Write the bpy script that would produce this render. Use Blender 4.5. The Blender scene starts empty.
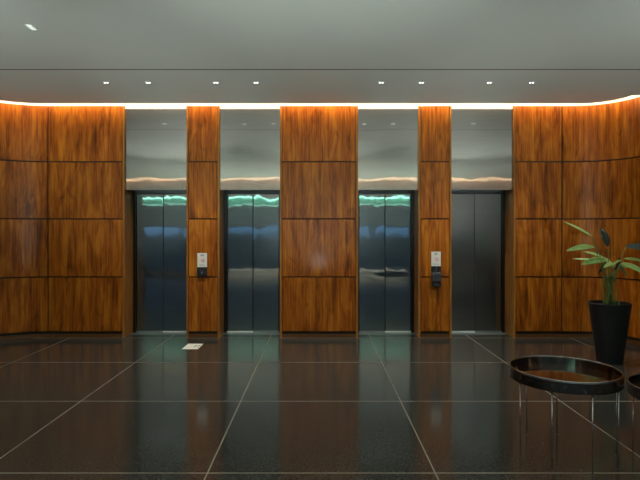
import bpy, bmesh, math, random
from mathutils import Vector, Matrix
random.seed(7)
C = bpy.context.scene.collection
PI = math.pi
R = math.radians
F = 520.0; CAMH = 1.70; YW = 8.36; YT = 8.40; YD = 8.78; ZC = 3.730; ZTOP = 4.12; YBACK = -3.0
FILL_PROJ = 1500
ROWS = [0.105, 0.976, 1.910, 2.830, 3.727]
GAP = 0.010

# ------------------------------------------------------------------ materials
def new_mat(name):
    m = bpy.data.materials.new(name); m.use_nodes = True
    nt = m.node_tree; nt.nodes.clear()
    out = nt.nodes.new('ShaderNodeOutputMaterial')
    b = nt.nodes.new('ShaderNodeBsdfPrincipled')
    nt.links.new(b.outputs[0], out.inputs[0])
    return m, nt, b
def nd(nt, t, **kw):
    n = nt.nodes.new(t)
    for k, v in kw.items(): setattr(n, k, v)
    return n
def math_n(nt, op, a, b=None):
    n = nd(nt, 'ShaderNodeMath', operation=op)
    for i, v in enumerate((a, b)):
        if v is None: continue
        if isinstance(v, (int, float)): n.inputs[i].default_value = v
        else: nt.links.new(v, n.inputs[i])
    return n.outputs[0]
def ramp(nt, fac, stops, interp='LINEAR'):
    n = nd(nt, 'ShaderNodeValToRGB'); n.color_ramp.interpolation = interp
    e = n.color_ramp.elements
    while len(e) < len(stops): e.new(0.5)
    for i, (p, c) in enumerate(stops):
        e[i].position = p; e[i].color = (*c, 1)
    nt.links.new(fac, n.inputs[0]); return n.outputs[0]
def mapped(nt, scale, add=None):
    tc = nd(nt, 'ShaderNodeTexCoord')
    v = tc.outputs['Object']
    if add is not None:
        a = nd(nt, 'ShaderNodeVectorMath', operation='ADD'); nt.links.new(v, a.inputs[0]); nt.links.new(add, a.inputs[1]); v = a.outputs[0]
    mp = nd(nt, 'ShaderNodeMapping'); mp.inputs['Scale'].default_value = scale
    nt.links.new(v, mp.inputs[0]); return mp.outputs[0]
def noise(nt, vec, scale, detail=4, rough=.55, dist=0):
    n = nd(nt, 'ShaderNodeTexNoise'); nt.links.new(vec, n.inputs['Vector'])
    n.inputs['Scale'].default_value = scale; n.inputs['Detail'].default_value = detail
    n.inputs['Roughness'].default_value = rough; n.inputs['Distortion'].default_value = dist
    return n.outputs['Fac']
def mix(nt, fac, a, b, mode='MIX'):
    n = nd(nt, 'ShaderNodeMix', data_type='RGBA', blend_type=mode)
    for i, v in ((0, fac), (6, a), (7, b)):
        if isinstance(v, (int, float)): n.inputs[i].default_value = v
        elif isinstance(v, tuple): n.inputs[i].default_value = (*v, 1)
        else: nt.links.new(v, n.inputs[i])
    return n.outputs[2]

def plain(name, col, rough=.5, metal=0, coat=0, var=.06, vs=(20, 20, 20)):
    m, nt, b = new_mat(name)
    f = noise(nt, mapped(nt, vs), 1.0, 4)
    c = ramp(nt, f, [(.3, tuple(max(0, x*(1-var)) for x in col)), (.7, tuple(min(1, x*(1+var)) for x in col))])
    nt.links.new(c, b.inputs['Base Color'])
    b.inputs['Roughness'].default_value = rough; b.inputs['Metallic'].default_value = metal
    b.inputs['Coat Weight'].default_value = coat
    return m
def emit(name, col, strength):
    m, nt, b = new_mat(name)
    b.inputs['Base Color'].default_value = (*col, 1)
    b.inputs['Emission Color'].default_value = (*col, 1)
    b.inputs['Emission Strength'].default_value = strength
    return m

def wood_mat(name, dark, mid, light, fig=.75):
    m, nt, b = new_mat(name)
    oi = nd(nt, 'ShaderNodeObjectInfo')
    cmb = nd(nt, 'ShaderNodeCombineXYZ')
    nt.links.new(math_n(nt, 'MULTIPLY', oi.outputs['Random'], 37.0), cmb.inputs[0])
    nt.links.new(math_n(nt, 'MULTIPLY', oi.outputs['Random'], 91.0), cmb.inputs[2])
    off = cmb.outputs[0]
    # cathedral figure: contour bands of a vertically stretched noise
    n1 = noise(nt, mapped(nt, (3.2, 3.2, .62), off), 1.0, 3, .5, .4)
    band = math_n(nt, 'SINE', math_n(nt, 'MULTIPLY', n1, 46.0))
    band = math_n(nt, 'ADD', math_n(nt, 'MULTIPLY', band, .5), .5)
    # fine fibre streaks
    n2 = noise(nt, mapped(nt, (60, 60, 1.6), off), 1.0, 5, .65)
    n3 = noise(nt, mapped(nt, (15, 15, .8), off), 1.0, 4, .6)
    n4 = noise(nt, mapped(nt, (5.5, 5.5, 1.1), off), 1.0, 5, .6, .6)
    s = math_n(nt, 'ADD', math_n(nt, 'MULTIPLY', band, .07), math_n(nt, 'MULTIPLY', n2, .42))
    s = math_n(nt, 'ADD', s, math_n(nt, 'MULTIPLY', n3, .30))
    s = math_n(nt, 'ADD', s, math_n(nt, 'MULTIPLY', n4, .26))
    c = ramp(nt, s, [(.34, dark), (.50, mid), (.68, light)])
    # narrow dark cathedral lines where the figure is strong
    fl = math_n(nt, 'SINE', math_n(nt, 'MULTIPLY', noise(nt, mapped(nt, (2.6, 2.6, .75), off), 1.0, 2, .45, .3), 62.0))
    zone = noise(nt, mapped(nt, (1.9, 1.9, 1.5), off), 1.0, 2, .5)
    flm = math_n(nt, 'MULTIPLY', ramp(nt, fl, [(.55, (0, 0, 0)), (.95, (.75, .75, .75))]), ramp(nt, zone, [(.47, (0, 0, 0)), (.62, (1, 1, 1))]))
    flm = math_n(nt, 'MULTIPLY', flm, ramp(nt, n3, [(.35, (1, 1, 1)), (.65, (.25, .25, .25))]))
    c = mix(nt, math_n(nt, 'MULTIPLY', flm, fig), c, dark)
    # dark flame patches
    patch = ramp(nt, n4, [(.28, (fig,)*3), (.44, (0, 0, 0))])
    c = mix(nt, patch, c, tuple(x*.9 for x in dark))
    tint = ramp(nt, oi.outputs['Random'], [(0, (.86, .84, .8)), (1, (1.0, 1.0, 1.0))])
    c = mix(nt, 1.0, c, tint, 'MULTIPLY')
    nt.links.new(c, b.inputs['Base Color'])
    b.inputs['Roughness'].default_value = .34
    b.inputs['Specular IOR Level'].default_value = .18
    b.inputs['Coat Weight'].default_value = .09; b.inputs['Coat Roughness'].default_value = .13
    return m

def steel(name, col, rough, wave=.0022, wscale=(1.6, 1.6, 1.6), brush=.000004, streak=(2.0, 2.0, 240), haze=0, hrough=.3):
    m, nt, b = new_mat(name)
    oi = nd(nt, 'ShaderNodeObjectInfo')
    cmb = nd(nt, 'ShaderNodeCombineXYZ')
    nt.links.new(math_n(nt, 'MULTIPLY', oi.outputs['Random'], 37.0), cmb.inputs[0])
    nt.links.new(math_n(nt, 'MULTIPLY', oi.outputs['Random'], 53.0), cmb.inputs[1])
    f = noise(nt, mapped(nt, streak), 1.0, 3)
    c = ramp(nt, f, [(.3, tuple(x*.9 for x in col)), (.7, tuple(min(1, x*1.08) for x in col))])
    nt.links.new(c, b.inputs['Base Color'])
    b.inputs['Metallic'].default_value = 1; b.inputs['Roughness'].default_value = rough
    w = noise(nt, mapped(nt, wscale, cmb.outputs[0]), 1.0, 2, .4)
    bp = nd(nt, 'ShaderNodeBump'); bp.inputs['Strength'].default_value = 1; bp.inputs['Distance'].default_value = wave
    nt.links.new(w, bp.inputs['Height'])
    bp2 = nd(nt, 'ShaderNodeBump'); bp2.inputs['Strength'].default_value = 1; bp2.inputs['Distance'].default_value = brush
    nt.links.new(f, bp2.inputs['Height']); nt.links.new(bp.outputs[0], bp2.inputs['Normal'])
    nt.links.new(bp2.outputs[0], b.inputs['Normal'])
    if haze:                                         # brushed metal: a sharp lobe and a wide one
        h = nd(nt, 'ShaderNodeBsdfPrincipled'); nt.links.new(c, h.inputs['Base Color'])
        h.inputs['Metallic'].default_value = 1; h.inputs['Roughness'].default_value = hrough
        nt.links.new(bp.outputs[0], h.inputs['Normal'])
        ms = nd(nt, 'ShaderNodeMixShader'); ms.inputs[0].default_value = haze
        nt.links.new(b.outputs[0], ms.inputs[1]); nt.links.new(h.outputs[0], ms.inputs[2])
        nt.links.new(ms.outputs[0], [n for n in nt.nodes if n.type == 'OUTPUT_MATERIAL'][0].inputs[0])
    return m

def floor_mat():
    m, nt, b = new_mat('polished dark granite')
    v1 = mapped(nt, (1, 1, 1))
    sp = noise(nt, v1, 48, 5, .75)
    cl = noise(nt, v1, 3.5, 4, .6)
    c = ramp(nt, sp, [(.34, (.016, .018, .017)), (.52, (.042, .044, .040)), (.68, (.095, .096, .085))])
    c = mix(nt, ramp(nt, cl, [(.3, (0, 0, 0)), (.75, (.4, .4, .4))]), c, (.06, .057, .050))
    sep = nd(nt, 'ShaderNodeSeparateXYZ'); nt.links.new(nd(nt, 'ShaderNodeTexCoord').outputs['Object'], sep.inputs[0])
    def line(sock, o, step, w):
        q = math_n(nt, 'PINGPONG', math_n(nt, 'SUBTRACT', sock, o), step/2)
        return math_n(nt, 'LESS_THAN', q, w)
    lx = line(sep.outputs[0], -.787, 1.607, .0055)
    ly = line(sep.outputs[1], 8.336-3*1.556, 1.556, .0065)
    g = math_n(nt, 'MAXIMUM', lx, ly)
    c = mix(nt, g, c, (.26, .235, .18))
    nt.links.new(c, b.inputs['Base Color'])
    r = math_n(nt, 'ADD', math_n(nt, 'MULTIPLY', g, .4), .12)
    nt.links.new(r, b.inputs['Roughness'])
    b.inputs['IOR'].default_value = 1.5
    return m

def leaf_mat():
    m, nt, b = new_mat('glossy green leaf')
    oi = nd(nt, 'ShaderNodeObjectInfo')
    n = noise(nt, mapped(nt, (30, 30, 30)), 1.0, 3)
    a = ramp(nt, oi.outputs['Random'], [(0, (.12, .26, .045)), (1, (.32, .50, .15))])
    c = mix(nt, ramp(nt, n, [(.35, (0, 0, 0)), (.7, (.5, .5, .5))]), a, (.46, .58, .26))
    nt.links.new(c, b.inputs['Base Color']); b.inputs['Roughness'].default_value = .32
    return m

M = {}
M['wood'] = wood_mat('lacquered rosewood veneer', (.075, .017, .002), (.33, .090, .007), (.60, .225, .020), fig=.6)
M['trim'] = wood_mat('rosewood edge strip', (.20, .065, .010), (.34, .13, .02), (.52, .24, .045), fig=.2)
M['backing'] = plain('dark joint backing', (.012, .007, .004), .7)
M['kick'] = plain('dark brown base strip', (.11, .042, .010), .4, var=.2, vs=(30, 30, 2))
M['plaster'] = plain('white cove plaster', (.82, .80, .76), .8, var=.02)
M['ceil'] = plain('grey green ceiling paint', (.60, .64, .60), .7, var=.015, vs=(1.2, 1.2, 1.2))
M['floor'] = floor_mat()
M['transom'] = steel('brushed transom steel', (.48, .475, .445), .032, wave=.0013, wscale=(3.0, 3.0, 2.5), haze=.35, hrough=.22)
M['door'] = steel('dark brushed door steel', (.28, .32, .33), .03, wave=.0024, wscale=(4, 4, 2), haze=.26, hrough=.30)
M['frame'] = steel('dark steel door frame', (.06, .07, .075), .28, wave=0.0005)
M['sill'] = plain('pale light gap sill', (.80, .86, .86), .35, var=.05)  # pale colour stands in for light showing under a door leaf
M['sill_dark'] = plain('grooved steel sill', (.30, .34, .35), .35, metal=.8)
M['white'] = plain('white notice board', (.86, .86, .82), .5, var=.02)
M['pink'] = plain('pink notice print', (.80, .52, .49), .6)
M['greyprint'] = plain('grey notice print', (.42, .50, .46), .6)
M['black'] = plain('black plastic', (.018, .019, .022), .3)
M['charcoal'] = plain('charcoal plastic', (.05, .052, .06), .35)
M['silver'] = plain('silver metal', (.6, .62, .63), .25, metal=1)
M['pot'] = plain('black planter', (.006, .007, .009), .5, var=.2, vs=(6, 6, 6))
M['soil'] = plain('dark potting soil', (.03, .02, .012), .95, var=.5, vs=(60, 60, 60))
M['leaf'] = leaf_mat()
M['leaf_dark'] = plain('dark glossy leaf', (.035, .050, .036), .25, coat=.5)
M['stem'] = plain('green stem', (.09, .16, .035), .45, var=.3, vs=(20, 20, 6))
M['chrome'] = plain('polished chrome', (.45, .44, .43), .12, metal=1, var=.03)
M['rim'] = plain('polished black chrome rim', (.13, .128, .125), .06, metal=1, var=.03)
M['tray'] = plain('dark brown lacquer tray', (.040, .014, .006), .12, coat=.6, var=.35, vs=(3, 9, 3))
M['mark'] = plain('grey green sticker print', (.30, .38, .28), .7)
M['led'] = emit('warm cove led', (1.0, .66, .40), 30)
M['lens'] = emit('white downlight lens', (.95, 1.0, .95), 6)
M['plate_glow'] = emit('pale plate with added glow', (.9, 1.0, .9), .6)
M['wall_far'] = plain('taupe lobby plaster', (.34, .25, .225), .7, var=.05, vs=(2, 2, 2))
M['stone'] = plain('pale stone bench', (.62, .58, .50), .5)  # surface of the added bench, pale so the doors mirror it
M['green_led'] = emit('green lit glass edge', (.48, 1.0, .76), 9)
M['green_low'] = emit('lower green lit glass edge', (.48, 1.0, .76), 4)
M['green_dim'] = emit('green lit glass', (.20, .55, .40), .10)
M['lintel'] = plain('dark teal lintel cladding', (.10, .12, .125), .5)
M['alu'] = plain('dark window aluminium', (.05, .055, .06), .4, metal=.6)
def glass():
    m, nt, b = new_mat('window glass')
    b.inputs['Base Color'].default_value = (.85, .95, 1, 1); b.inputs['Roughness'].default_value = 0.02
    b.inputs['Transmission Weight'].default_value = 1; b.inputs['IOR'].default_value = 1.45
    return m
M['glass'] = glass()

# ------------------------------------------------------------------ helpers
def obj(name, bm, mat, parent=None, smooth=False, bevel=0):
    me = bpy.data.meshes.new(name)
    bmesh.ops.recalc_face_normals(bm, faces=bm.faces[:])
    if smooth:
        for f in bm.faces: f.smooth = True
    bm.to_mesh(me); bm.free()
    me.materials.append(M[mat])
    o = bpy.data.objects.new(name, me); C.objects.link(o)
    if parent is not None:
        o.parent = parent
        o.matrix_parent_inverse = Matrix.Translation(-parent.location) if parent.type == 'EMPTY' else Matrix()
    if bevel:
        md = o.modifiers.new('bevel', 'BEVEL'); md.width = bevel; md.segments = 2; md.limit_method = 'ANGLE'
    return o
def thing(name, label, cat, loc=(0, 0, 0), group=None):
    o = bpy.data.objects.new(name, None); C.objects.link(o); o.location = loc; o.empty_display_size = .1
    return tag(o, label, cat, group)
def tag(o, label, cat, group=None):
    o['label'] = label; o['category'] = cat
    if group: o['group'] = group
    return o
def struct(o, label=None):
    o['kind'] = 'structure'
    if label: o['label'] = label
    return o
def box(bm, x0, x1, y0, y1, z0, z1):
    v = [bm.verts.new((x, y, z)) for z in (z0, z1) for x, y in ((x0, y0), (x1, y0), (x1, y1), (x0, y1))]
    for f in ((3, 2, 1, 0), (4, 5, 6, 7), (0, 1, 5, 4), (1, 2, 6, 5), (2, 3, 7, 6), (3, 0, 4, 7)):
        bm.faces.new([v[i] for i in f])
    return bm
def B(*a): return box(bmesh.new(), *a)
def tube(bm, pts, rad, n=8):
    pts = [Vector(p) for p in pts]; rings = []
    for i, p in enumerate(pts):
        d = (pts[min(i+1, len(pts)-1)] - pts[max(i-1, 0)]).normalized()
        a = d.cross(Vector((0.13, 1, .07))).normalized(); b_ = d.cross(a).normalized()
        r = rad[i] if isinstance(rad, (list, tuple)) else rad
        rings.append([bm.verts.new(p + a*r*math.cos(2*PI*k/n) + b_*r*math.sin(2*PI*k/n)) for k in range(n)])
    for q in range(len(rings)-1):
        for k in range(n):
            bm.faces.new((rings[q][k], rings[q][(k+1) % n], rings[q+1][(k+1) % n], rings[q+1][k]))
    bm.faces.new(rings[0][::-1]); bm.faces.new(rings[-1]); return bm
def lathe(bm, prof, c=(0, 0), n=48, closed=False):
    rings = []
    for r, z in prof:
        if r < 1e-6: rings.append([bm.verts.new((c[0], c[1], z))])
        else: rings.append([bm.verts.new((c[0]+r*math.cos(2*PI*k/n), c[1]+r*math.sin(2*PI*k/n), z)) for k in range(n)])
    pairs = list(zip(rings, rings[1:])) + ([(rings[-1], rings[0])] if closed else [])
    for a, b in pairs:
        for k in range(n):
            k2 = (k+1) % n
            if len(a) == 1: bm.faces.new((a[0], b[k2], b[k]))
            elif len(b) == 1: bm.faces.new((a[k], a[k2], b[0]))
            else: bm.faces.new((a[k], a[k2], b[k2], b[k]))
    return bm
def normals2d(P):
    """unit normals on the side away from the room (left of travel direction) for a polyline"""
    out = []
    for i in range(len(P)):
        a = P[max(i-1, 0)]; b = P[min(i+1, len(P)-1)]
        d = (b[0]-a[0], b[1]-a[1]); l = math.hypot(*d); out.append((-d[1]/l, d[0]/l))
    return out
def slab(P, z0, z1, back=.02, front=0.0):
    """vertical sheet following polyline P (front face = P offset by front), thickness going away from the room"""
    bm = bmesh.new(); N = normals2d(P); cols = []
    for (x, y), (nx, ny) in zip(P, N):
        cols.append([bm.verts.new((x+nx*front, y+ny*front, z0)), bm.verts.new((x+nx*front, y+ny*front, z1)),
                     bm.verts.new((x+nx*back, y+ny*back, z1)), bm.verts.new((x+nx*back, y+ny*back, z0))])
    for a, b in zip(cols, cols[1:]):
        for k in range(4): bm.faces.new((a[k], a[(k+1) % 4], b[(k+1) % 4], b[k]))
    bm.faces.new(cols[0]); bm.faces.new(cols[-1][::-1]); return bm

# ------------------------------------------------------------------ room outline
def arc(cx, cy, r, a0, a1, n=20):
    return [(cx+r*math.cos(R(a0+(a1-a0)*i/n)), cy+r*math.sin(R(a0+(a1-a0)*i/n))) for i in range(n+1)]
LX, LR = -5.52, 1.2
RX, RR = 4.81, .70
LA, RA = 170.0, 8.0                            # the side walls splay slightly outwards behind the viewpoint
def splay(p, a, off):
    """run on from arc end p along its tangent to the wall behind the viewpoint"""
    d = abs(math.cos(R(a))/math.sin(R(a))) * (1 if math.cos(R(a)) > 0 else -1)
    y = YBACK+off
    return (p[0] + d*(p[1]-y), y)
def left_path(off=0):
    A = arc(LX+LR, YW-LR, LR-off, LA, 90); return [splay(A[0], LA, off)] + A
def right_path(off=0):
    A = arc(RX-RR, YW-RR, RR-off, 90, RA, 16); return A + [splay(A[-1], RA, off)]
def loop(off): return left_path(off) + right_path(off)

def cut(P, s0, s1):
    """sub-polyline of P between arc lengths s0 and s1"""
    out = []; s = 0
    for a, b in zip(P, P[1:]):
        l = math.hypot(b[0]-a[0], b[1]-a[1])
        for t in (s0, s1):
            pass
        if s+l > s0 and s < s1:
            t0 = max(0, (s0-s)/l); t1 = min(1, (s1-s)/l)
            p0 = (a[0]+(b[0]-a[0])*t0, a[1]+(b[1]-a[1])*t0); p1 = (a[0]+(b[0]-a[0])*t1, a[1]+(b[1]-a[1])*t1)
            if not out: out.append(p0)
            out.append(p1)
        s += l
    return out
def plen(P): return sum(math.hypot(b[0]-a[0], b[1]-a[1]) for a, b in zip(P, P[1:]))

# floor / ceiling
def poly_slab(pts, z0, z1):
    bm = bmesh.new()
    a = [bm.verts.new((x, y, z0)) for x, y in pts]; b = [bm.verts.new((x, y, z1)) for x, y in pts]
    bm.faces.new(a[::-1]); bm.faces.new(b); n = len(pts)
    for i in range(n): bm.faces.new((a[i], a[(i+1) % n], b[(i+1) % n], b[i]))
    return bm
struct(obj('floor', B(-8.2, 7.8, YBACK-.3, 9.2, -.12, 0), 'floor'))
CO = .15; SEAM = 6.50
def at_y(P, y):
    (x0, y0), (x1, y1) = P; t = (y-y0)/(y1-y0); return (x0+(x1-x0)*t, y)
LP, RP = left_path(CO), right_path(CO)
far = [at_y(LP[:2], SEAM+.016)] + LP[1:] + RP[:-1] + [at_y(RP[-2:], SEAM+.016)]
near = [LP[0], at_y(LP[:2], SEAM-.016), at_y(RP[-2:], SEAM-.016), RP[-1]]
ceil = struct(obj('ceiling', poly_slab(near, ZC, ZC+.18), 'ceil'))
obj('ceiling_border', poly_slab(far, ZC, ZC+.18), 'ceil', ceil)
obj('shadow_gap', B(near[1][0], near[2][0], SEAM-.0155, SEAM+.0155, ZC+.0005, ZC+.18), 'backing', ceil)
struct(obj('ceiling_void', B(-8.2, 7.8, YBACK-.3, 9.2, ZTOP, ZTOP+.1), 'plaster'))
# LED strips fixed to the hidden edge of the ceiling, facing the wall
led = obj('cove_light', slab(loop(CO-.004), ZC+.060, ZC+.090, back=.012, front=0), 'led')
tag(led, 'warm LED strip glowing in the ceiling cove above the wooden walls', 'light strip')
led2 = obj('cove_light', slab([(RP[-1][0]-.1, YBACK+CO-.004), (LP[0][0]+.1, YBACK+CO-.004)], ZC+.060, ZC+.090, back=.012), 'led')
tag(led2, 'warm LED strip in the ceiling cove of the wall opposite the lifts', 'light strip')

# ------------------------------------------------------------------ wooden walls
def panels(parent, P, joints):
    for s0, s1 in zip(joints, joints[1:]):
        Q = cut(P, s0+GAP, s1-GAP)
        for z0, z1 in zip(ROWS, ROWS[1:]):
            obj('wood_panel', slab(Q, z0+(GAP if z0 > .2 else 0), z1-(GAP if z1 < 3.7 else 0), back=.022), 'wood', parent, bevel=.002)
def wall(name, P, joints, s0, s1, back_to):
    r = struct(obj(name, slab(P, 0, ROWS[-1], back=.08, front=.022), 'backing'))
    panels(r, P, joints)
    obj('base_strip', slab(cut(P, s0, s1), 0, .058, back=.021, front=.004), 'kick', r)
    obj('cove_plaster', slab(P, ROWS[-1], ZTOP, back=.08, front=.003), 'plaster', r)
    return r
TR = .032
def edge(parent, xo, sgn):
    """vertical wood edge: xo = opening edge; sgn = direction from the opening into the wood"""
    x1 = xo + sgn*TR
    obj('edge_trim', B(min(xo, x1), max(xo, x1), YW-.003, YD+.10, 0, ROWS[-1]), 'trim', parent, bevel=.002)
    obj('cove_return', B(min(xo, x1), max(xo, x1), YW+.003, YD+.10, ROWS[-1], ZTOP), 'plaster', parent)

XA, XB, XC_, XD = .628, 1.600, 2.132, 3.128      # opening edges
PL = left_path() + [(-XD-TR, YW)]
tot = plen(PL); sj = tot - (4.357-XD-TR)
js = [sj]
while js[0] > 1.6: js.insert(0, js[0]-1.24)
wl = wall('wall_left', PL, [0]+js+[tot], 0, tot, None); edge(wl, -XD, -1)
PR = [(XD+TR, YW)] + right_path()
tot = plen(PR); js = [0, 3.907-XD-TR]
while js[-1] < tot-2.4: js.append(js[-1]+1.95)
wr = wall('wall_right', PR, js+[tot], 0, tot, None); edge(wr, XD, 1)
for i, (a, b) in enumerate(((-XC_, -XB), (-XA, XA), (XB, XC_))):
    P = [(a+TR, YW), (b-TR, YW)]
    w = wall(('wall_back', 'wall_back', 'wall_back')[i], P, [0, plen(P)], 0, plen(P), None)
    edge(w, a, 1); edge(w, b, -1)

# wall behind the camera with a glazed entrance
GX0, GX1, GZ0, GZ1 = -7.0, 5.2, .10, 1.96
BX0, BX1 = left_path()[0][0], right_path()[-1][0]
bm = bmesh.new()
yb0, yb1 = YBACK-.2, YBACK
box(bm, BX0-.1, GX0, yb0, yb1, 0, 3.66); box(bm, GX1, BX1+.1, yb0, yb1, 0, 3.66)
box(bm, GX0, GX1, yb0, yb1, 3.08, 3.66); box(bm, GX0, GX1, yb0, yb1, 0, GZ0)
wf = struct(obj('wall_front', bm, 'wall_far'))
obj('cove_plaster', B(BX0-.1, BX1+.1, yb0, yb1, 3.66, ZTOP), 'plaster', wf)
obj('dark_lintel', B(GX0, GX1, yb0, yb1-.001, GZ1, 2.76), 'lintel', wf)
win = struct(obj('window_1', B(GX0, GX1, yb0+.08, yb0+.09, GZ0, GZ1), 'glass'))
bm = bmesh.new()
for i in range(9):
    x = GX0 + (GX1-GX0)*i/8; box(bm, x-.03, x+.03, yb0+.03, yb0+.14, GZ0, GZ1)
box(bm, GX0, GX1, yb0+.03, yb0+.14, GZ1-.05, GZ1); box(bm, GX0, GX1, yb0+.03, yb0+.14, GZ0, GZ0+.05)
obj('window_frame', bm, 'alu', win)
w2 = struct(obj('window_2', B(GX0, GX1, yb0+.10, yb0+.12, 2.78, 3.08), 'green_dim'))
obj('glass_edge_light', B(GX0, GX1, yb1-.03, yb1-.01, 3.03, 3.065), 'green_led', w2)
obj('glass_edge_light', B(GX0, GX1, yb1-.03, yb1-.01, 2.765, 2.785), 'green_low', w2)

# ------------------------------------------------------------------ lift doors
def lift(n, x0, x1, bright):
    xc = (x0+x1)/2; fw = .046; dh = 2.352
    r = struct(obj('door_%d' % n, B(x0-.02, x1+.02, YD+.06, YD+.10, 0, ZTOP), 'backing'))
    # transom panel, set slightly behind the wood front
    obj('transom_panel', B(x0, x1, YT, YD+.05, 2.378, 3.690), 'transom', r, bevel=.003)
    obj('cove_plaster', B(x0, x1, YT, YD+.05, 3.690, ZTOP), 'plaster', r)
    bm = bmesh.new()
    box(bm, x0, x0+fw, YD-.03, YD+.05, 0, 2.378); box(bm, x1-fw, x1, YD-.03, YD+.05, 0, 2.378)
    box(bm, x0+fw, x1-fw, YD-.03, YD+.05, dh, 2.378)
    obj('door_frame', bm, 'frame', r, bevel=.004)
    for a, b in ((x0+fw, xc), (xc, x1-fw)):
        obj('door_leaf', B(a+.002, b-.002, YD, YD+.04, .030, dh-.003), 'door', r, bevel=.007)
    for k, (a, b) in enumerate(((x0+fw, xc), (xc, x1-fw))):
        obj('sill_and_gap_light', B(a, b, YD-.012, YD+.045, 0, .026), 'sill' if k == bright else 'sill_dark', r, bevel=.002)  # pale half paints the light gap under that leaf
    obj('threshold', B(x0, x1, YD-.16, YD-.012, 0, .006), 'sill_dark', r)
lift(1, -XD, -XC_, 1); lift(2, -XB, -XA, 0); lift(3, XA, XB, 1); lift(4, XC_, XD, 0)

# ------------------------------------------------------------------ call stations
def notice(x, z0, z1, side):
    w = .155
    t = thing('notice_sign', 'white notice sign with pink print above the %s' % side, 'sign', (x, YW, z0))
    obj('board', B(x-w/2, x+w/2, YW-.010, YW-.0005, z0, z1), 'white', t, bevel=.002)
    bm = bmesh.new(); zc = (z0+z1)/2
    bmesh.ops.create_cone(bm, cap_ends=True, segments=24, radius1=.034, radius2=.034, depth=.003,
                          matrix=Matrix.Translation((x+.012, YW-.011, zc-.008)) @ Matrix.Rotation(PI/2, 4, 'X'))
    obj('pink_symbol', bm, 'pink', t)
    for a in ((x-.026, x+.026, z1-.052, z1-.022), (x-.05, x+.05, z0+.022, z0+.028), (x-.05, x+.03, z0+.036, z0+.042)):
        obj('grey_print', B(a[0], a[1], YW-.0118, YW-.0098, a[2], a[3]), 'greyprint', t)
def call_panel(x, z0, z1, label, dy):
    w = .155
    t = thing('call_panel', label, 'lift call panel', (x, YW, z0))
    obj('plate', B(x-w/2, x+w/2, YW-dy, YW-.0005, z0, z1), 'black', t, bevel=.004)
    zc = (z0+z1)/2
    for s in (1, -1):
        bm = bmesh.new()
        pts = [(x-.016, zc+s*.008), (x+.016, zc+s*.008), (x, zc+s*.034)]
        a = [bm.verts.new((p, YW-dy-.003, q)) for p, q in pts]; b = [bm.verts.new((p, YW-dy+.001, q)) for p, q in pts]
        bm.faces.new(a); bm.faces.new(b[::-1])
        for i in range(3): bm.faces.new((a[i], a[(i+1) % 3], b[(i+1) % 3], b[i]))
        obj('arrow_button', bm, 'silver', t)
notice(-1.876, 1.138, 1.362, 'call panel between the two left lifts')
call_panel(-1.876, .995, 1.136, 'black lift call panel with silver arrows between the two left lifts', .045)
notice(1.880, 1.152, 1.385, 'hand sanitizer dispenser between the two right lifts')
call_panel(1.880, 1.062, 1.150, 'small black lift call panel above the hand sanitizer dispenser', .020)
t = thing('sanitizer_dispenser', 'grey and black hand sanitizer dispenser below the right call panel', 'dispenser', (1.875, YW, .82))
bm = bmesh.new(); box(bm, 1.80, 1.955, YW-.10, YW-.0005, .90, 1.058); obj('housing', bm, 'charcoal', t, bevel=.018)
bm = bmesh.new(); box(bm, 1.81, 1.945, YW-.085, YW-.0005, .825, .899); obj('drip_tray', bm, 'black', t, bevel=.014)
obj('trim_band', B(1.803, 1.952, YW-.104, YW-.02, 1.022, 1.034), 'silver', t)
obj('nozzle', lathe(bmesh.new(), [(0, .875), (.010, .876), (.013, .899), (0, .8995)], (1.877, YW-.092), 12), 'silver', t)

# floor sticker
t = thing('floor_sticker', 'white rectangular sticker lying on the floor before the left pillar', 'sticker', (-1.873, 7.72, 0))
obj('sheet', B(-1.990, -1.756, 7.535, 7.905, .0005, .0025), 'white', t)
for dx in (.035, .085):
    bm = bmesh.new()
    for (cy, ry, rx) in ((7.77, .052, .018), (7.675, .030, .014)):
        bmesh.ops.create_cone(bm, cap_ends=True, segments=20, radius1=1, radius2=1, depth=1,
                              matrix=Matrix.Translation((-1.873+dx, cy, .0028)) @ Matrix.Diagonal((rx, ry, .0012, 1)))
    obj('footprint_mark', bm, 'mark', t)

# ------------------------------------------------------------------ ceiling fittings
NAMES = ['far left lift, outermost on the left', 'left lift, second from the left', 'second lift, third from the left',
         'centre wood pier, fourth from the left', 'centre wood pier, fifth from the left', 'third lift, third from the right',
         'right lift, second from the right', 'far right lift, outermost on the right']
XS = [-2.89, -2.32, -1.40, -.855, .845, 1.388, 2.31, 2.885]
BR = [.35, 1, .9, .5, .5, .5, .9, .9]
def downlight(x, y, label, power, twin=True, grp='recessed downlights in front of the lifts'):
    t = thing('recessed_downlight', label, 'ceiling light', (x, y, ZC), grp)
    obj('trim_plate', B(x-.045, x+.045, y-.03, y+.03, ZC-.004, ZC+.002), 'ceil', t, bevel=.001)
    for s in ((-1, 1) if twin else (0,)):
        obj('lens', lathe(bmesh.new(), [(0, ZC-.009), (.008, ZC-.008), (.010, ZC-.004), (0, ZC-.0035)], (x+s*.018, y), 16), 'lens', t, smooth=True)
    l = bpy.data.lights.new('downlight_beam', 'SPOT'); l.energy = power; l.spot_size = R(110); l.spot_blend = .8
    l.shadow_soft_size = .03; l.color = (1, .93, .80)
    lo = bpy.data.objects.new('downlight_beam', l); C.objects.link(lo); lo.parent = t; lo.location = (0, 0, -.03)
for x, nm, br in zip(XS, NAMES, BR):
    downlight(x, 7.06, 'small twin recessed downlight in the ceiling before the ' + nm, 86*br)
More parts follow.
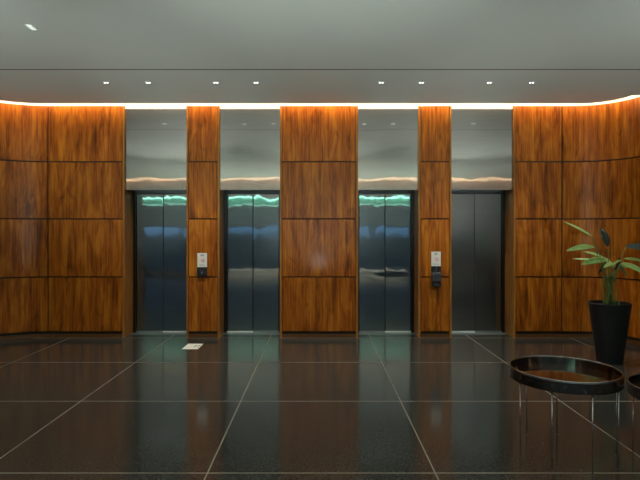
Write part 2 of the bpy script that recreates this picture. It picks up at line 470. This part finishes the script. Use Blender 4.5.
for i, (x, y) in enumerate(((-3.6, -.3), (-1.2, -.3), (1.2, -.3), (3.6, -.3))):  # unseen lamps added to light the bench and floor by the entrance
    downlight(x, y, 'added unseen downlight in the ceiling behind the viewpoint near the glazed entrance', 500, grp='added downlights by the entrance')
t = thing('glowing_plate', 'small square plate with an added dim glow in the ceiling at upper left of the photo', 'ceiling light', (-2.86, 5.15, ZC))
bm = bmesh.new(); box(bm, -2.880, -2.812, 5.085, 5.215, ZC-.006, ZC+.001); obj('bezel', bm, 'white', t, bevel=.002)
obj('lens', B(-2.870, -2.822, 5.095, 5.205, ZC-.009, ZC-.0061), 'plate_glow', t)  # glow added to brighten a pale ceiling plate, not a lamp

# added, unseen uplighters on the side walls, outside the frame, that light the ceiling
for i, (sx, y) in enumerate(((-1, .2), (-1, 3.6), (1, .2), (1, 3.6))):
    x = at_y(LP[:2], y)[0] if sx < 0 else at_y(RP[-2:], y)[0]
    t = thing('added_uplight', ('added unseen uplight on the %s wall ' % ('left', 'right')[sx > 0]) + ('nearer the entrance' if y < 1 else 'nearer the lifts'),
              'added fill light', (x, y, 2.30), 'added uplights on the side walls')
    bm = bmesh.new(); box(bm, x-.115, x+.115, y-.45, y+.45, 2.20, 2.22); box(bm, x-.115, x-.105, y-.45, y+.45, 2.22, 2.29)
    box(bm, x+.105, x+.115, y-.45, y+.45, 2.22, 2.29)
    obj('shade', bm, 'charcoal', t)
    l = bpy.data.lights.new('fill_uplight', 'AREA'); l.shape = 'RECTANGLE'; l.size = .2; l.size_y = .85; l.energy = 22; l.color = (.93, 1.0, .95)
    lo = bpy.data.objects.new('fill_uplight', l); C.objects.link(lo); lo.parent = t; lo.location = (0, 0, -.06); lo.rotation_euler = (PI, 0, 0)

# added, unseen floor projectors behind the viewpoint, aimed up along the ceiling
for x, nm in ((-4.0, 'left'), (0.0, 'middle'), (4.0, 'right')):
    t = thing('added_projector', 'added unseen floor projector aimed up at the ceiling, %s one by the entrance' % nm, 'floor light', (x, -1.2, 0), 'added floor projectors by the entrance')
    obj('base', B(x-.14, x+.14, -1.34, -1.06, 0, .03), 'charcoal', t, bevel=.005)
    obj('stem', lathe(bmesh.new(), [(0, .03), (.018, .03), (.018, .52), (0, .52)], (x, -1.2), 16), 'charcoal', t)
    obj('housing', lathe(bmesh.new(), [(.0, .515), (.10, .515), (.13, .60), (.125, .60), (.095, .525), (0, .525)], (x, -1.2), 24), 'charcoal', t)
    l = bpy.data.lights.new('fill_beam', 'SPOT'); l.energy = FILL_PROJ; l.spot_size = R(44); l.spot_blend = 1.0
    l.shadow_soft_size = .07; l.color = (.92, 1.0, .95)
    lo = bpy.data.objects.new('fill_beam', l); C.objects.link(lo); lo.parent = t; lo.location = (0, 0, .62)
    lo.rotation_euler = (R(90+23.5), 0, 0)
    l = bpy.data.lights.new('fill_wash', 'SPOT'); l.energy = 330; l.spot_size = R(150); l.spot_blend = .6
    l.shadow_soft_size = .07; l.color = (.92, 1.0, .95)
    lo = bpy.data.objects.new('fill_wash', l); C.objects.link(lo); lo.parent = t; lo.location = (0, 0, .61)
    lo.rotation_euler = (PI, 0, 0)

# bench-shaped block added by the entrance for the pale band in door reflections
t = thing('added_bench', 'added long pale bench below the glazing opposite the lifts', 'bench', (-.5, -2.3, 0))
obj('seat_slab', B(-4.3, 3.3, -2.55, -2.05, .17, .25), 'stone', t, bevel=.01)
obj('plinth', B(-4.2, 3.2, -2.50, -2.07, 0, .17), 'stone', t, bevel=.01)

# ------------------------------------------------------------------ potted plant
PX, PY = 3.80, 6.80
pp = thing('potted_plant', 'leafy green plant in a tall tapered black pot beside the curved wooden wall', 'plant', (PX, PY, 0))
obj('pot', lathe(bmesh.new(), [(0, 0), (.146, 0), (.154, .008), (.200, .38), (.250, .755), (.254, .77), (.250, .778), (.240, .778),
                               (.236, .76), (.228, .72), (0, .72)], (PX, PY), 56), 'pot', pp, smooth=False)
obj('soil', lathe(bmesh.new(), [(0, .721), (.226, .721), (.19, .74), (0, .752)], (PX, PY), 32), 'soil', pp)
def pw(px, py, y): return Vector(((px-319)/F*y, y, CAMH-(py-232)/F*y))
def bez(a, b, c, n):
    return [a*(1-t)**2 + b*2*t*(1-t) + c*t*t for t in [i/n for i in range(n+1)]]
def leaf(tip, base, width, mat='leaf', droop=.0, y0=PY, dy=0.0, roll=.4, foot=None):
    b = pw(base[0], base[1], y0+dy*.3); e = pw(tip[0], tip[1], y0+dy)
    mid = (b+e)/2 + Vector((0, -.02, droop))
    n = 12; P = bez(b, mid, e, n); bm = bmesh.new(); rows = []
    for i, p in enumerate(P):
        t = i/n; d = (P[min(i+1, n)]-P[max(i-1, 0)]).normalized()
        up = Vector((0, -math.sin(roll), math.cos(roll)))
        side = d.cross(up).normalized(); nrm = side.cross(d).normalized()
        w = width/2*(math.sin(PI*min(1, t*.93+.05))**.75)*(1-.25*t)
        if i == n: w = .001
        rows.append([bm.verts.new(p+side*w*s + nrm*abs(s)*w*.30) for s in (-1, -.5, 0, .5, 1)])
    for a, c in zip(rows, rows[1:]):
        for k in range(4): bm.faces.new((a[k], a[k+1], c[k+1], c[k]))
    o = obj('leaf', bm, mat, pp, smooth=True)
    md = o.modifiers.new('thickness', 'SOLIDIFY'); md.thickness = .0025
    # stalk from soil to the leaf base
    f = foot or (random.uniform(-.09, .09), random.uniform(-.08, .08))
    s0 = Vector((PX+f[0], PY+f[1], .735)); kn = Vector((s0.x*.65+b.x*.35, s0.y*.5+b.y*.5, s0.z*.45+b.z*.55))
    obj('stem', tube(bmesh.new(), bez(s0, kn, b, 10), [.009-.0005*i for i in range(11)]), 'stem', pp, smooth=True)
leaf((600, 228.5), (608, 246), .11, 'leaf_dark', .02, dy=-.05, roll=1.5)
leaf((563.5, 221.5), (592, 236.5), .045, 'leaf', .012, dy=.05, roll=.9)
leaf((566, 251), (594, 247), .085, 'leaf', .035, dy=-.12, roll=1.1)
leaf((581, 265), (606, 260.5), .105, 'leaf', .045, dy=-.22, roll=1.0)
leaf((583, 251.5), (604, 258), .05, 'leaf', .015, dy=.12, roll=.9)
leaf((648, 276), (621, 263.5), .10, 'leaf', .035, dy=-.2, roll=.9)
leaf((652, 250), (626, 246.5), .105, 'leaf_dark', .03, dy=-.08, roll=1.1)
leaf((646, 262), (624, 259), .06, 'leaf', .02, dy=.12, roll=.8)
leaf((622, 260), (610, 267), .06, 'leaf', .02, dy=-.25, roll=.9)
leaf((603, 268), (612, 263), .06, 'leaf', .015, dy=-.25, roll=.9)
leaf((632, 268), (614, 266), .06, 'leaf', .02, dy=.2, roll=.9)
leaf((598, 274), (606, 262), .05, 'leaf_dark', .01, dy=.15, roll=1.2)
leaf((627, 277), (617, 264), .055, 'leaf', .012, dy=.2, roll=1.2)
leaf((604, 257), (613, 268), .05, 'leaf', .01, dy=.15, roll=1.3)
leaf((620, 257), (615, 270), .045, 'leaf_dark', .01, dy=-.1, roll=1.3)
leaf((572, 259), (600, 262), .05, 'leaf', .02, dy=.25, roll=.8)

# ------------------------------------------------------------------ round tray tables
def table(x, y, H, r, label, phase):
    t = thing('tray_table', label, 'table', (x, y, 0), 'round wire-legged tray tables at the right')
    obj('rim', lathe(bmesh.new(), [(r-.012, H-.004), (r-.010, H), (r-.002, H), (r, H-.004), (r, H-.078), (r-.003, H-.082), (r-.012, H-.082)], (x, y), 96, True), 'rim', t, smooth=False)
    obj('tabletop', lathe(bmesh.new(), [(0, H-.082), (r-.0125, H-.082), (r-.0125, H-.056), (0, H-.056)], (x, y), 96), 'tray', t)
    rr = r-.02
    obj('edge_band', lathe(bmesh.new(), [(r-.009+.005*math.cos(PI*q/4), H+.003+.005*math.sin(PI*q/4)) for q in range(8)], (x, y), 96, True), 'chrome', t, smooth=True)
    for a in (193, 233, 273, 313, 353, 73, 113):
        a = R(a+phase); px, py = x+rr*math.cos(a), y+rr*math.sin(a)
        lg = obj('leg', tube(bmesh.new(), [(px, py, .004), (px, py, H-.0825)], .005, 10), 'chrome', t, smooth=True)
        obj('foot', lathe(bmesh.new(), [(0, 0), (.010, 0), (.010, .006), (.006, .010), (0, .010)], (px, py), 12), 'black', t)
table(1.885, 4.0, .65, .40, 'taller round dark tray table with a polished rim standing in front of the plant pot', 0)
table(2.80, 3.95, .52, .40, 'lower round dark tray table cut off by the right edge of the photo', -23)

# ------------------------------------------------------------------ world: dusk sky seen through the entrance
w = bpy.data.worlds.new('dusk'); bpy.context.scene.world = w; w.use_nodes = True
nt = w.node_tree; nt.nodes.clear()
out = nd(nt, 'ShaderNodeOutputWorld'); bg = nd(nt, 'ShaderNodeBackground'); nt.links.new(bg.outputs[0], out.inputs[0])
sep = nd(nt, 'ShaderNodeSeparateXYZ'); nt.links.new(nd(nt, 'ShaderNodeTexCoord').outputs['Generated'], sep.inputs[0])
nt.links.new(ramp(nt, math_n(nt, 'ADD', math_n(nt, 'MULTIPLY', sep.outputs[2], .5), .5),
                  [(.0, (.01, .015, .02)), (.495, (.02, .035, .05)), (.501, (.20, .42, .72)), (.512, (.10, .22, .40)), (.53, (.03, .06, .10)), (.8, (.03, .06, .12))]), bg.inputs[0])
bg.inputs[1].default_value = 1.2

# ------------------------------------------------------------------ camera and view
cd = bpy.data.cameras.new('camera'); cam = bpy.data.objects.new('camera', cd); C.objects.link(cam)
cam.location = (0, 0, CAMH); cam.rotation_euler = (PI/2, 0, 0)
cd.sensor_fit = 'HORIZONTAL'; cd.sensor_width = 36; cd.lens = 36*F/640
cd.shift_x = 1/640; cd.shift_y = -8/640
cd.clip_start = .05
sc = bpy.context.scene; sc.camera = cam
sc.view_settings.view_transform = 'Standard'; sc.view_settings.look = 'None'
sc.view_settings.exposure = 0; sc.view_settings.gamma = 1; sc.view_settings.use_curve_mapping = False
sc.cycles.use_denoising = True; sc.cycles.max_bounces = 10; sc.cycles.diffuse_bounces = 5; sc.cycles.glossy_bounces = 6
sc.cycles.sample_clamp_indirect = 6
